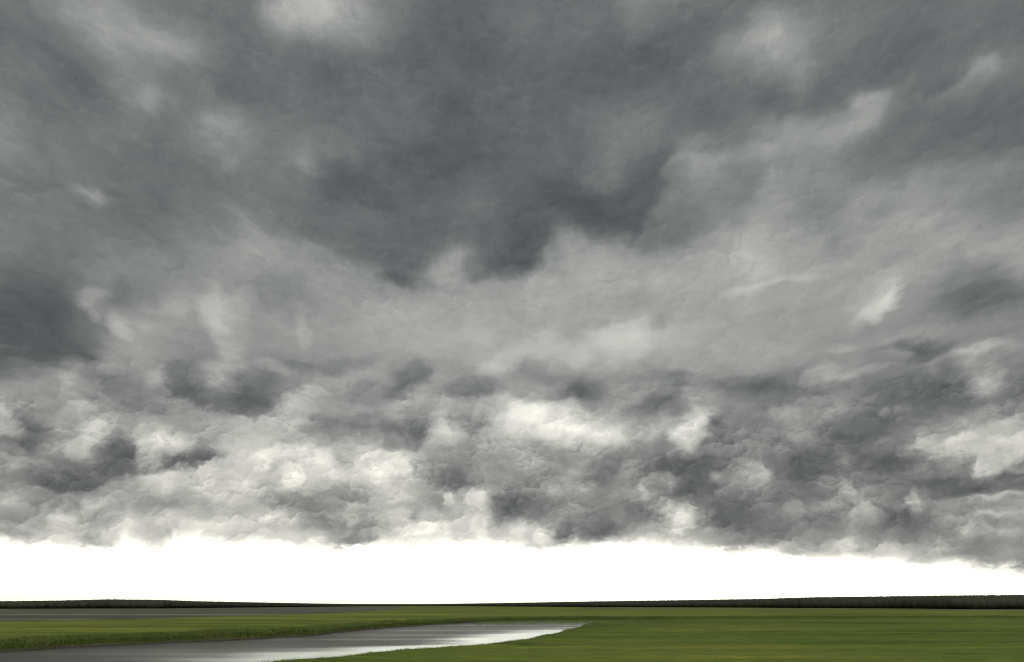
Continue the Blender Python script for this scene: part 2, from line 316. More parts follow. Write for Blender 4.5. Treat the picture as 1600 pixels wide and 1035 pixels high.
    (33.18,10.51,1.28,0.49,-0.12,0.66,25.92,0.5,0.3),(32.01,9.62,0.9,0.44,-0.11,0.4,-14,0.8,0),(34.47,8.58,1.11,0.11,0.03,0.42,34.56,0.8,-0.1),
    (35.78,10.28,0.94,0.07,0.04,0.51,17.28,0.7,0.2),(36.97,9.92,0.55,-0.07,0.15,0.66,21.6,0.8,0),(33.4,8.82,0.36,0.18,-0.15,0.54,-26,0.7,0),
    (35.97,7.92,1.24,-0.56,0.22,0.47,-34,0.6,0.2),(35.19,9.28,1.06,-0.12,0.09,0.42,10.08,0.8,0),(36.53,8.83,0.41,-0.05,0.08,0.33,-30,0.8,0),
    (32.61,7.8,2.95,-0.44,0.15,0.59,-20,0.7,0),(30.42,8.66,1.61,0.17,0.02,0.53,-10,0.8,0),(35.78,7.1,1.76,0.02,0.06,0.41,-14,0.8,0),
    (35.34,6.72,2.13,0.04,0.02,0.16,20.16,0.7,0),(32.71,6.5,1.87,-0.02,0.05,0.34,12.96,0.8,0.2),(29.91,6.65,0.32,0.03,0.06,0.87,33.12,0.7,0.4),
    (30.38,6.45,0.39,-0.03,0.12,0.6,11.52,0.8,0),(26.49,6.46,0.83,-0.05,0.12,0.72,24.48,0.7,0.3),(27.04,5.98,0.58,0.18,-0.13,0.85,14.4,0.8,0),
    (25.5,5.61,0.69,0.09,0,0.89,15.84,0.8,0),(21.89,6.46,0.71,0.22,-0.16,0.8,14.4,0.8,0.2),(23.7,6.61,0.87,0.27,-0.1,0.53,18.72,0.7,0.3),
    (24.03,5.9,1.3,-0.06,0.1,0.64,-14,0.8,0),(28.8,6.55,0.81,0.03,0.04,0.35,12.96,0.8,0.2),(28.67,5.89,1.2,-0.07,0.06,0.35,-12,0.8,0),
    (28.07,4.83,2.41,-0.11,0.19,1.04,-14,0.8,0),(31.37,5.52,0.74,-0.12,0.11,0.38,18.72,0.7,0.3),(32.69,4.6,0.43,0.23,-0.11,0.37,21.6,0.7,0),
    (33.59,5.39,0.36,-0.02,0.12,0.58,12.96,0.7,0),(35.11,5.7,1.06,0.03,0.04,0.28,21.6,0.7,0.2),(34.62,5.12,1.05,-0.06,0.08,0.37,-18,0.8,0),
    (31.57,4.66,1.12,-0.06,0.1,0.5,-14,0.8,0),(34.09,4.33,1.09,0.16,0.02,0.32,14.4,0.8,0.2),(30.22,3.66,1.56,0.38,-0.02,0.49,10.08,0.8,0),
    (32.79,3.36,1.48,0.23,0.02,0.4,-12,0.8,0),(34.87,3.08,1.06,0.17,0.02,0.31,10.08,0.8,0),(24.99,3.84,0.67,-0.02,0.09,0.53,33.12,0.7,0.2),
    (23.19,3.31,2.56,-0.2,0.06,0.31,-12,0.8,0),(21.14,4.41,2.68,-0.08,0.08,0.55,-16,0.8,0),(17.42,4.04,1.86,-0.04,0.05,0.47,-12,0.8,0),
    (26.77,11.77,1.7,-0.18,0.19,1.12,-10,0.9,0),(21.25,15.25,1.63,-0.17,0.15,1.09,-12,0.8,0),(20.17,16.36,1.9,-0.2,0.08,0.6,-10,0.8,0),
    (25.72,16.23,1.78,0.03,0.02,0.58,18,0.7,0.3),(25.1,15.33,2.21,-0.27,0.08,0.48,-20,0.8,0),(28.87,16.04,1.69,-0.09,0.04,0.38,18,0.7,0.3),
    (30.39,14.87,2.06,0.1,0.04,1.01,-14,0.7,-0.2),(32.39,14.34,1.14,0.51,-0.23,0.83,-14,0.7,-0.2),(36.14,14.27,1.09,-0.08,0.1,0.69,30,0.7,0.3),
    (33.95,15.92,0.75,-0.14,0.13,0.62,-18,0.8,0),(32.94,16.93,1.58,0.03,0.03,0.64,-28,0.7,-0.4),(31.83,17.7,2,-0.17,0.06,0.46,-12,0.8,0),
    (35.26,16.37,2.26,0.21,0.01,0.49,20,0.7,0.2),(37.58,16.35,1.43,0,0.04,0.43,10,0.8,0),(31.5,21.33,0.3,-0.44,0.91,0.82,30,0.7,0.1),
    (30.54,21.05,0.36,-0.51,1.32,1.2,26,0.7,0),(29.2,20.09,1.17,0.61,-0.17,0.43,12,0.8,0),(36.99,20.33,2.56,-0.01,0.04,0.71,-22,0.8,0),
    (35.69,19.95,1.5,-0.05,0.06,0.8,-8,0.9,0),(37.47,17.49,2.13,-0.26,0.1,0.6,-8,0.9,0),(27.91,18.12,1.12,-0.07,0.04,0.43,14,0.8,0.2),
    (31.14,18.54,1.2,0.37,-0.08,0.4,14,0.8,0.2),(26.21,13.74,1.14,0.04,0.01,0.38,20.16,0.7,0.2),(22.49,13.74,0.91,-0.09,0.08,0.58,20.16,0.7,0.2),
    (29.41,13.12,0.58,0.04,0.01,0.28,14.4,0.9,0.3),(34.66,11.97,1.5,0.33,-0.02,0.43,18.72,0.7,0.2),(37.18,11.6,0.71,0.19,-0.03,0.49,18.72,0.8,0),
    (31.12,12.21,2.41,0.08,0.05,0.72,-12,0.9,0),(10.57,21.33,2.3,0.46,-0.22,1.14,16,0.6,0.3),(7.71,20.68,1.57,0.2,-0.09,0.74,10,0.8,0.3),
    (13.16,22.2,0.3,-0.67,0.65,0.31,-16,0.7,0),(8.08,22.26,1.15,0.14,-0.06,0.53,-14,0.8,0),(2.3,20.84,2.14,-0.03,0.02,1.18,6,0.9,0),
    (-1.7,18.97,1.39,0.01,-0.01,0.86,22,0.8,0.2),(10.12,18.97,1.56,-0.09,0.04,0.63,16,0.8,0.2),(2.26,18.43,2.14,-0.03,0.01,0.75,-18,0.9,0),
    (11.7,18.08,1.49,0.44,-0.25,0.91,-14,0.9,0),(14.84,17.08,3.01,-0.23,0.04,0.41,-18,0.8,0),(-18.44,20.9,0.49,0.06,-0.16,1.32,17,1,0),
    (-3.46,21.52,1.61,0.04,-0.01,0.64,10,0.9,0),(21.38,23.87,1.42,0.09,-0.03,0.45,20,0.9,0.2),(24.61,24.02,1.64,-0.15,0.03,0.35,12,1,0),
    (-21.39,16.24,0.47,0.05,-0.08,0.59,10,0.8,0),]
LINES = [
    ([(15.38,27.43),(12.51,27.51),(10.53,28.41),(9.37,28.81),(7.02,29.69),(5.7,30.17),(4.78,30.0),(3.64,28.4),(2.77,27.26),(0.0,26.32),(-3.22,26.13),(-4.03,27.38),(-4.42,28.43),(-6.04,28.21),(-7.09,27.63),(-8.82,26.74),(-8.86,25.52),(-10.26,24.79),(-11.88,24.94),(-12.24,25.8),(-14.71,26.51),(-16.5,27.3),(-17.94,27.58),(-21.47,27.93),(-22.85,28.4)],15,0.265,2.386,2.386),
    ([(-29.19,37.47),(-29.47,37.95),(-30.9,38.83),(-30.87,39.52),(-31.2,40.33),(-33.2,40.29),(-34.65,39.81),(-35.6,40.36),(-36.97,40.61),(-37.83,40.93)],12,0.247,1.646,1.234),
    ([(-24.76,43.15),(-23.08,42.53),(-21.22,42.55),(-18.75,42.9),(-16.18,43.03),(-14.85,42.89),(-13.28,43.55),(-12.96,44.72),(-13.1,45.82),(-13.66,46.86)],6,0.53,1.989,1.768),
    ([(25.25,43.92),(24.19,43.37),(22.8,42.68),(21.13,42.11),(19.65,41.55)],7,0.347,1.737,1.303),
    ([(32.65,33.13),(33.36,33.94),(34.5,35.43),(34.44,36.09),(33.19,36.54),(31.82,36.26),(30.63,35.68),(29.72,35.22),(28.28,35.93),(26.96,36.16),(24.66,35.88)],11,0.262,1.531,1.312),
    ([(23.86,34.7),(20.15,34.91),(16.59,34.97),(15.39,34.03),(15.19,33.4),(15.38,32.52),(14.69,31.69),(13.21,30.56),(12.38,29.35)],14,0.199,1.74,1.74),
    ([(23.78,32.17),(22.32,30.8),(21.5,30.2),(21.12,28.49),(19.1,29.06),(17.16,28.04),(15.92,27.16)],10,0.248,1.737,1.489),
    ([(42.57,35.6),(41.57,35.85),(40.76,35.4),(39.71,34.93),(38.32,34.56),(37.28,34.49)],13,0.118,0.632,0.79),
    ([(41.59,29.21),(37.51,30.48),(35.97,29.78),(34.28,29.45),(32.23,29.79),(30.78,29.84)],8,0.259,1.297,1.297),
    ([(29.14,19.76),(30.33,20.03),(31.14,20.69),(31.81,21.75)],11,0.185,1.019,1.158),
    ([(35.36,16.8),(34.13,16.72),(32.66,16.61),(31.48,17.05),(30.95,17.62)],13,0.135,0.987,0.987),
    ([(-32.46,16.65),(-34.26,15.5),(-35.15,15.02),(-36.03,14.64),(-38.16,14.17)],11,0.217,1.085,1.303),
    ([(-35.21,21.45),(-34.16,20.53),(-32.94,18.9),(-32.45,17.59),(-32.54,16.63)],10,0.314,1.346,1.346),
    ([(-25.96,23.13),(-25.88,22.15),(-25.72,20.93),(-24.65,19.85)],11,0.194,0.777,0.971),
    ([(-22.36,13.55),(-24.63,13.91),(-25.86,14.36),(-26.95,14.61),(-27.77,15.38),(-28.06,16.01)],13,0.143,0.951,1.189),
    ([(-29.3,13.65),(-30.36,13.6),(-31.04,13.84),(-32.06,14.76)],9,0.136,0.817,0.908),
    ([(-19.26,15.18),(-20.35,14.08),(-21.24,13.41),(-22.23,13.66)],11,0.148,0.887,1.084),
    ([(-25.61,11.5),(-26.73,11.58),(-27.63,11.68),(-28.41,11.69),(-29.0,10.98),(-29.18,10.36)],16,0.115,0.827,0.643),
    ([(-30.82,11.7),(-31.72,12.13),(-32.27,11.84),(-32.82,10.65),(-33.3,10.15)],13,0.132,0.792,0.704),
    ([(-28.17,8.75),(-29.62,8.72),(-30.32,8.57),(-30.68,7.97),(-31.39,7.56),(-32.87,7.22)],13,0.109,0.699,0.786),
    ([(-24.06,10.34),(-24.42,9.75),(-25.19,8.98),(-26.27,8.9),(-27.98,8.86)],15,0.115,0.738,0.831),
    ([(-20.95,8.98),(-21.66,9.7),(-22.59,9.73),(-23.42,9.11),(-23.79,8.61)],10,0.118,0.567,0.567),
    ([(-20.37,8.82),(-21.06,8.78),(-21.76,8.12),(-22.26,7.48)],10,0.118,0.567,0.567),
    ([(-14.18,10.36),(-14.66,11.1),(-15.84,11.79),(-17.74,11.78),(-19.77,11.54),(-20.42,11.0)],16,0.124,0.991,0.793),
    ([(-8.23,10.17),(-8.55,11.08),(-9.37,11.62),(-10.96,11.87),(-12.01,11.88),(-12.48,11.35)],16,0.128,1.021,0.816),
    ([(-2.46,13.75),(-2.89,13.22),(-3.54,13.0),(-4.14,13.31),(-5.13,13.5),(-5.58,14.01)],17,0.105,0.733,0.733),
    ([(-6.29,14.1),(-7.07,13.45),(-7.3,12.66),(-8.06,11.87),(-9.65,11.82),(-10.7,11.88)],14,0.129,0.931,0.931),
    ([(-1.47,7.86),(-2.38,8.57),(-3.44,8.71),(-3.79,8.1)],17,0.127,0.709,0.608),
    ([(-4.63,8.2),(-5.17,8.49),(-5.67,8.03)],14,0.126,0.505,0.505),
    ([(7.4,14.6),(6.07,15.27),(5.51,15.07),(4.69,15.19),(3.77,15.9),(2.66,15.54),(1.39,15.66),(0.28,15.99)],19,0.132,1.057,0.952),
    ([(16.55,12.71),(16.27,13.43),(15.85,14.28),(15.15,13.97),(14.23,13.51),(13.38,12.79)],18,0.127,0.912,0.811),
    ([(20.38,9.98),(19.66,10.66),(18.72,10.87),(17.78,10.43),(16.86,9.69)],12,0.122,0.683,0.683),
    ([(13.94,6.66),(13.4,7.26),(12.92,7.52),(12.16,7.4),(11.25,6.73)],15,0.122,0.685,0.587),
    ([(13.36,9.65),(12.63,10.03),(11.59,9.81),(10.76,9.08),(10.36,8.49)],11,0.125,0.701,0.701),
    ([(36.48,11.71),(34.73,11.43),(33.31,11.12),(32.16,10.72)],13,0.129,0.946,0.946),
    ([(33.68,8.36),(34.38,8.16),(35.21,8.08),(35.71,8.37),(36.18,8.87),(36.9,8.87)],11,0.125,0.581,0.581),
    ([(33.93,9.55),(33.51,8.81),(33.71,8.35)],7,0.127,0.51,0.425),
    ([(36.42,6.84),(34.19,6.94),(32.78,6.8),(31.26,6.91)],13,0.104,0.584,0.918),
    ([(29.68,7.38),(29.67,6.67),(29.68,5.88)],12,0.096,0.434,0.434),
    ([(26.88,7.94),(26.06,8.92),(25.24,9.31),(24.06,8.87)],9,0.115,0.643,0.643),
    ([(30.94,9.28),(29.68,9.04),(28.82,8.88),(28.02,9.09)],9,0.111,0.623,0.801),
    ([(27.72,6.08),(27.2,6.87),(26.61,7.13),(26.11,6.71),(25.47,6.2)],15,0.112,0.625,0.536),
    ([(36.19,5.83),(35.3,5.77),(34.4,5.75),(33.83,5.62)],12,0.102,0.488,0.488),
    ([(33.14,5.0),(32.81,5.52),(32.48,5.37),(31.78,5.67),(30.78,5.47)],9,0.105,0.502,0.502),
    ([(25.15,6.9),(24.67,7.16),(23.99,7.06),(23.22,6.4)],10,0.114,0.548,0.548),
    ([(22.55,7.27),(21.81,7.5),(21.03,6.88)],10,0.117,0.56,0.56),
    ([(23.99,16.64),(23.69,15.99),(23.63,15.0)],10,0.122,0.876,0.681),
    ([(-7.0,17.78),(-7.13,16.98),(-7.75,16.06)],11,0.159,0.74,0.74),
    ([(-0.84,16.84),(-1.67,16.3),(-3.34,16.17),(-5.56,16.34)],12,0.159,0.744,0.85),
    ([(8.72,16.76),(7.75,16.16),(6.37,15.89),(4.88,15.98)],11,0.158,0.739,0.844),
    ([(-33.6,19.94),(-33.34,20.7),(-32.95,20.88)],9,0.135,0.631,0.631),
    ([(-31.05,18.55),(-31.7,19.14),(-32.35,19.11),(-32.54,18.6)],11,0.137,0.547,0.547),
    ([(-8.75,14.55),(-9.86,15.03),(-10.9,14.56),(-11.91,13.89)],9,0.13,0.727,0.727),
    ([(-32.11,13.0),(-32.97,13.24),(-33.97,13.27),(-34.46,12.84)],10,0.132,0.615,0.615),
    ([(16.83,16.15),(14.68,15.54),(12.5,14.64),(11.38,13.92)],8,0.154,0.822,0.822),
    ([(-23.22,6.4),(-24.6,6.7),(-25.82,6.27),(-26.57,5.69)],8,0.113,0.541,0.541),
    ([(-16.05,4.54),(-15.07,4.33),(-13.1,3.89)],6,0.118,0.471,0.471),
    ([(-32.21,5.9),(-32.81,6.07),(-33.17,5.5),(-33.21,4.99)],13,0.104,0.582,0.499),
    ([(-34.49,6.16),(-35.26,6.4),(-35.94,6.26)],10,0.122,0.57,0.489),
    ([(3.16,8.06),(2.53,8.37),(1.58,8.07)],9,0.126,0.607,0.607),
    ([(3.61,5.21),(2.59,5.86),(1.81,5.56),(1.44,4.87)],13,0.123,0.591,0.591),
    ([(-5.67,5.19),(-6.97,5.67),(-7.96,5.17)],11,0.122,0.587,0.587),
    ([(-16.69,5.95),(-18.17,6.38),(-19.32,6.19)],8,0.118,0.567,0.567),
    ([(36.71,14.3),(35.66,14.71),(34.87,14.3)],10,0.129,0.688,0.602)]
TB = np.array([
    [225,225,225,225,225,225,225,225,225,225,225,225,225,225,225,225,225,225,225,225,225,225,225,225,225,225,225,225,225,225,225,225,225,225,225,225,225,245,203,162,148,145,145,145,145,145,145],
    [172,175,177,181,184,187,201,211,202,235,223,236,223,223,225,222,212,210,227,230,230,227,225,228,220,211,204,204,218,216,210,202,193,188,189,191,187,183,158,148,142,144,144,144,145,145,146],
    [157,159,160,161,162,163,178,177,172,207,200,215,205,204,211,201,173,172,221,229,232,225,217,218,192,164,141,137,182,183,168,146,126,121,132,138,145,126,124,145,153,159,161,162,162,162,160],
    [146,148,149,151,152,152,143,140,156,168,172,171,184,174,175,167,161,162,171,176,182,186,174,139,132,137,135,119,124,144,144,126,117,122,132,131,141,134,127,129,131,147,149,147,147,146,146],
    [139,139,140,140,141,147,126,120,141,167,186,195,194,190,193,187,185,191,196,179,159,165,169,144,143,148,150,145,155,139,123,126,141,129,120,126,129,127,125,127,149,156,148,150,155,165,179],
    [145,143,141,140,139,135,141,136,126,165,158,171,203,210,215,215,201,206,211,184,145,142,153,148,145,148,147,136,139,127,116,117,135,142,121,113,117,117,127,159,181,189,196,200,197,183,160],
    [153,152,150,149,148,126,156,174,160,188,170,173,194,199,187,186,179,184,187,168,151,143,148,161,158,163,165,152,139,143,148,132,125,130,132,129,118,117,130,160,162,152,143,127,117,112,111],
    [120,135,146,151,152,141,144,143,135,144,146,145,155,166,159,145,146,148,144,141,179,178,176,201,205,212,215,206,173,172,179,157,131,130,138,139,135,118,117,115,113,128,112,114,116,120,127],
    [93,96,101,111,123,140,151,139,148,140,135,135,123,143,163,150,150,153,155,155,167,166,176,208,224,203,171,167,148,141,148,162,143,135,134,135,146,131,121,115,116,144,129,131,135,139,141],
    [91,91,92,93,93,97,114,135,150,145,135,149,129,135,149,150,150,148,145,145,154,152,157,176,182,161,137,149,148,146,148,154,134,118,119,134,149,143,132,127,142,155,143,142,142,140,137],
    [95,93,92,91,88,90,115,148,156,146,137,148,142,138,142,147,151,152,149,147,154,151,151,158,154,146,143,154,159,160,158,158,154,153,155,153,151,148,142,141,146,144,138,136,133,129,124],
    [112,103,98,95,93,98,129,139,151,148,147,152,148,149,147,148,153,161,164,164,165,165,169,178,176,177,179,173,175,175,168,167,165,162,161,155,153,151,152,146,139,132,131,125,123,130,149],
    [124,122,117,109,104,109,129,121,142,155,155,152,148,152,151,151,156,159,162,165,166,166,164,164,168,169,168,182,187,183,172,170,166,161,160,158,155,161,169,155,148,133,125,142,158,165,158],
    [126,125,124,123,119,119,125,129,134,143,149,148,143,141,144,147,152,155,158,161,162,163,161,158,162,163,162,167,165,161,157,159,161,163,163,161,158,161,165,165,155,148,158,162,154,144,135],
    [127,127,126,125,121,120,126,134,137,138,144,144,140,140,142,144,144,139,142,149,155,157,157,157,159,160,159,158,157,157,157,159,162,168,173,167,161,160,161,157,154,153,145,139,133,126,123],
    [129,127,127,123,118,118,120,123,129,135,141,149,149,145,142,138,132,122,123,134,149,146,145,149,154,156,158,159,158,156,153,153,159,167,172,170,162,153,154,155,159,154,137,126,123,122,122],
    [137,134,130,123,122,119,116,117,121,128,130,141,141,136,133,127,121,116,113,124,143,133,121,116,120,133,151,150,144,137,135,139,147,156,161,160,151,144,148,152,153,152,143,128,122,122,121],
    [138,140,136,123,124,125,117,113,116,119,123,131,130,122,117,117,115,113,108,112,123,119,110,101,104,116,133,125,117,116,120,125,132,140,148,153,144,141,143,140,134,143,139,133,121,117,113],
    [124,130,132,117,119,117,113,111,111,111,114,121,123,118,112,115,113,109,106,106,109,112,107,99,99,105,111,104,101,106,117,128,131,131,136,146,141,139,136,126,120,117,118,115,112,107,105],
    [122,124,118,112,116,120,116,114,115,118,117,117,124,119,107,106,107,106,105,105,107,112,108,98,98,97,96,99,103,103,111,122,137,131,128,140,141,138,131,123,117,111,108,107,105,108,113],
    [111,117,121,113,109,118,124,121,124,134,130,123,127,122,112,107,104,104,101,99,99,105,107,103,100,100,106,114,117,106,106,117,140,138,133,144,146,147,151,147,125,114,115,120,117,118,122],
    [115,111,112,114,116,127,130,128,122,135,132,120,121,119,117,119,111,104,100,97,96,100,103,104,104,105,108,114,118,115,115,119,131,128,126,143,146,139,129,137,127,116,117,125,138,120,112],
    [120,114,113,125,144,140,129,125,122,114,113,113,115,112,111,112,110,106,104,99,96,99,101,102,103,105,107,114,121,122,119,112,110,110,115,118,115,118,113,115,111,112,112,114,111,108,110],
    [120,116,129,140,153,150,147,142,129,117,113,113,114,109,107,107,109,109,108,102,99,101,102,100,101,103,106,111,115,118,118,113,109,109,113,115,123,136,124,114,109,107,106,110,110,108,110],
    [120,116,139,145,140,141,126,131,124,110,113,115,114,107,103,103,109,109,107,103,100,102,102,102,102,102,104,104,104,107,108,105,107,113,121,133,143,144,133,124,116,112,109,109,112,108,110],
    [118,121,144,144,130,123,122,119,115,112,116,125,124,121,118,115,113,108,102,104,106,105,105,104,103,102,100,100,100,99,98,99,106,116,133,144,152,146,135,126,122,119,112,108,112,109,109],
    [116,130,146,142,126,123,122,120,117,115,124,155,163,153,144,135,125,115,107,105,104,103,103,104,103,102,101,101,100,100,103,105,106,107,113,124,136,127,118,120,122,120,114,108,111,110,108],
    [116,138,146,137,124,123,121,119,117,117,130,158,172,172,159,146,132,121,113,107,104,103,105,108,106,105,109,109,107,114,124,120,116,114,113,112,120,121,118,119,121,121,116,110,109,112,108],
    [122,144,144,132,123,123,121,118,117,117,135,162,174,174,160,145,131,123,117,111,107,105,107,109,109,109,110,109,110,121,135,133,127,120,115,112,118,122,118,119,121,122,118,112,108,112,109],
    [132,146,142,127,123,122,120,118,117,119,142,165,175,172,158,143,130,123,118,112,108,106,106,108,109,110,108,108,110,120,134,134,127,121,116,112,116,122,119,118,120,122,120,114,108,111,111]], float)
A0, AS, E0, ES = (-46, 2.0, 2.0, 1.6)

def s2l(g):
    c = np.clip(g / 255.0, 0, 2)
    return np.where(c <= .04045, c / 12.92, ((c + .055) / 1.055) ** 2.4)

def build_clouds():
    fine = np.arange(-44, 44.01, .066)
    side = 44 + np.cumsum(np.geomspace(.1, 4.5, 70)); side = side[side < 178]
    az = np.concatenate([-side[::-1], fine, side])
    v = np.concatenate([np.arange(0, 46.5, .064), 46.5 + np.cumsum(np.geomspace(.1, 2.0, 40))])
    v = v[v < 83]
    rim = np.interp(az, [p[0] for p in EDGE], [p[1] for p in EDGE]) - 1.0
    AZ, V = np.meshgrid(az, v)
    k = np.clip(V / 40, 0, 1)
    EL = V + rim[None, :] * (1 - k) + 3.5 * k
    g = cloud_grey(AZ.ravel(), EL.ravel(), TB, BLOBS, LINES, EDGE, A0, AS, E0, ES).reshape(AZ.shape)
    lin = s2l(g)
    # below the ragged edge the layer thins to nothing
    ea = rim[None, :] + 1.0
    L = np.log(np.maximum(W0 / lin, 1.001)) / SIGMA[1]
    L = L * sstep(-1.0, -.35, EL - ea) + 3
    # unseen cloud behind the photographer and far overhead, thinned to light the ground
    back = np.maximum(sstep(55, 95, np.abs(AZ)), sstep(56, 74, EL))
    thin = 20 + 120 * (1 + fbm(AZ / 9, EL / 5, 4, 77))
    L = L * (1 - back) + thin * back * sstep(-1.0, 2, EL - ea) + 3 * back
    a, e = np.radians(AZ), np.radians(EL)
    r1 = (TOP - EYE) / np.sin(e)
    r0 = r1 - L
    d = np.stack([np.cos(e) * np.sin(a), np.cos(e) * np.cos(a), np.sin(e)], -1)
    low = d * r0[..., None]
    gap = TOP - EYE - 6.0                                           # never thinner than a few metres
    low = np.where(low[..., 2:] > gap, low * (gap / low[..., 2:]), low)
    nr, nc = AZ.shape
    # the flat top needs few rows
    sel = np.unique(np.concatenate([np.arange(0, 60, 2), np.arange(60, 160, 6), np.arange(160, nr, 24), [nr - 1]]))
    top = (d * r1[..., None])[sel]
    top[..., 2] = TOP - EYE
    nt_ = len(sel)
    co = np.concatenate([low.reshape(-1, 3), top.reshape(-1, 3)])
    co[:, 2] += EYE
    ql = grid_quads(nr, nc, True)
    qt = grid_quads(nt_, nc, True)[:, ::-1] + nr * nc
    i = np.arange(nc); j = np.roll(i, -1)
    o0 = nr * nc
    qs = np.stack([i, o0 + i, o0 + j, j], -1)                       # rim at the horizon
    c = (nr - 1) * nc; ct = o0 + (nt_ - 1) * nc
    qz = np.stack([c + j, ct + j, ct + i, c + i], -1)               # small opening overhead
    m, t, N, K = new_mat('cloud')
    N.clear()
    out = N.new('ShaderNodeOutputMaterial')
    geo = N.new('ShaderNodeNewGeometry')
    sep = N.new('ShaderNodeSeparateXYZ'); K.new(geo.outputs['Position'], sep.inputs[0])
    gt = N.new('ShaderNodeMath'); gt.operation = 'GREATER_THAN'; gt.inputs[1].default_value = TOP - 2.5
    K.new(sep.outputs[2], gt.inputs[0])
    tr = N.new('ShaderNodeBsdfTransparent')
    tl = N.new('ShaderNodeBsdfTranslucent')
    # cool near light and warm far light put into the top's colour by distance
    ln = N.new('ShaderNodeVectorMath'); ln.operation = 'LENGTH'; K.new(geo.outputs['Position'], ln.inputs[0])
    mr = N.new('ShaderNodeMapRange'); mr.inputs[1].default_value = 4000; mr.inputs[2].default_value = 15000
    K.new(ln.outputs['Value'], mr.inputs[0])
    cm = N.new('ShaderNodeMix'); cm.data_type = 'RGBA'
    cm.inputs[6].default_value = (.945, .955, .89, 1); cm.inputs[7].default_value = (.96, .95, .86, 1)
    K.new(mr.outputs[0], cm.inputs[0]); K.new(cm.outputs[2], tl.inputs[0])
    mx = N.new('ShaderNodeMixShader')
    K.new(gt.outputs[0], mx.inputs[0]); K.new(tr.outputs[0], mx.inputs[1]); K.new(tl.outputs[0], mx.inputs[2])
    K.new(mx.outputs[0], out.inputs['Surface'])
    ab = N.new('ShaderNodeVolumeAbsorption')
    dens = float(SIGMA.max()) * 1.25
    ab.inputs['Density'].default_value = dens
    ab.inputs['Color'].default_value = (*[1 - float(s) / dens for s in SIGMA], 1)
    K.new(ab.outputs[0], out.inputs['Volume'])
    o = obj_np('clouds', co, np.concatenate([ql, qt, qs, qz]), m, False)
    return tag(o, 'heavy grey storm cloud deck with ragged pale lower edge above the horizon', 'clouds', 'stuff')

build_clouds()

# ---------------------------------------------------------------- the marsh: ground, tidal channel, mud
NEAR = [(-30, 22), (-18.5, 27.5), (-14.2, 34.4), (-10.6, 38), (-8.2, 42.8), (-6, 47), (-3.2, 50.5), (.5, 57.5), (2.9, 68.1), (6, 81.5), (8, 90.4), (10.2, 104.8), (15, 124)]
FAR = [(-60, 41), (-44, 45.2), (-33.9, 49.8), (-32.7, 54.9), (-29.7, 59.1), (-27.4, 64.1), (-23.5, 68.8), (-19.9, 77.2), (-17.2, 99.8), (-10.2, 118.9), (-1, 136.4), (9, 141.6), (18, 141)]
DITCH_N = [(24, 132), (40, 139), (62, 145), (95, 146), (150, 140), (230, 138), (330, 146), (460, 160)]
DITCH_F = [(26, 140.5), (40, 144.5), (62, 150.5), (95, 151.5), (150, 145.5), (230, 143), (330, 150), (460, 163)]
WATER = -.35

def smooth_line(pts, n):
    p = np.array(pts, float)
    for _ in range(3):                                            # corner cutting
        a, b = p[:-1], p[1:]
        q = np.empty((2 * len(a), 2)); q[0::2] = .75 * a + .25 * b; q[1::2] = .25 * a + .75 * b
        p = np.concatenate([p[:1], q, p[-1:]])
    s = np.concatenate([[0], np.cumsum(np.hypot(*np.diff(p, axis=0).T))])
    t = np.linspace(0, s[-1], n)
    return np.stack([np.interp(t, s, p[:, 0]), np.interp(t, s, p[:, 1])], 1)

def wiggle(p, amp, sc, seed):
    t = np.gradient(p, axis=0); t /= np.maximum(np.hypot(t[:, 0], t[:, 1])[:, None], 1e-6)
    n = np.stack([-t[:, 1], t[:, 0]], 1)
    return p + n * (amp * fbm(p[:, 0] / sc, p[:, 1] / sc, 4, seed, .6))[:, None]

near = wiggle(smooth_line(NEAR + DITCH_N, 420), .5, 7, 201)
far = wiggle(smooth_line(FAR + DITCH_F, 420), .7, 9, 202)
POLY = np.concatenate([near, far[::-1]])

def inside_dist(x, y, poly):
    """signed distance to a closed outline, positive inside"""
    d2 = np.full(x.shape, 1e18); ins = np.zeros(x.shape, bool)
    P, Q = poly, np.roll(poly, -1, 0)
    for (x0, y0), (x1, y1) in zip(P, Q):
        ex, ey = x1 - x0, y1 - y0
        l2 = ex * ex + ey * ey + 1e-12
        t = np.clip(((x - x0) * ex + (y - y0) * ey) / l2, 0, 1)
        d2 = np.minimum(d2, (x - x0 - t * ex) ** 2 + (y - y0 - t * ey) ** 2)
        c = (y0 > y) != (y1 > y)
        if c.any():
            ins ^= c & (x < ex * (y - y0) / (ey if ey else 1e-9) + x0)
    d = np.sqrt(d2)
    return np.where(ins, d, -d)

def ground_z(x, y):
    z = np.zeros(x.shape)
    r = np.hypot(x, y)
    m = r < 260
    fade = 1 - sstep(90, 170, r[m])
    z[m] = fade * (.07 * fbm(x[m] / 6, y[m] / 4, 4, 301) + .03 * fbm(x[m] / 1.1, y[m] / .9, 3, 303))
    k = (x > -75) & (x < 480) & (y > 15) & (y < 190)
    sd = inside_dist(x[k], y[k], POLY)
    z[k] += -.95 * sstep(-.9, 1.6, sd) + .10 * np.exp(-((sd + 1.6) / 1.2) ** 2)
    return z

def axis(core0, core1, step, outer, growth):
    c = np.arange(core0, core1, step)
    s, o = step, []
    v = core1
    while v < outer:
        s *= growth; v += s; o.append(v)
    lo, s, v = [], step, core0
    while v > -outer:
        s *= growth; v -= s; lo.append(v)
    return np.concatenate([lo[::-1], c, o])

gx = axis(-62, 55, .42, 42000, 1.075)
gy = axis(24, 165, .36, 42000, 1.085)
GX, GY = np.meshgrid(gx, gy)
gz = ground_z(GX.ravel(), GY.ravel())
GROUND_CO = np.stack([GX.ravel(), GY.ravel(), gz], 1)

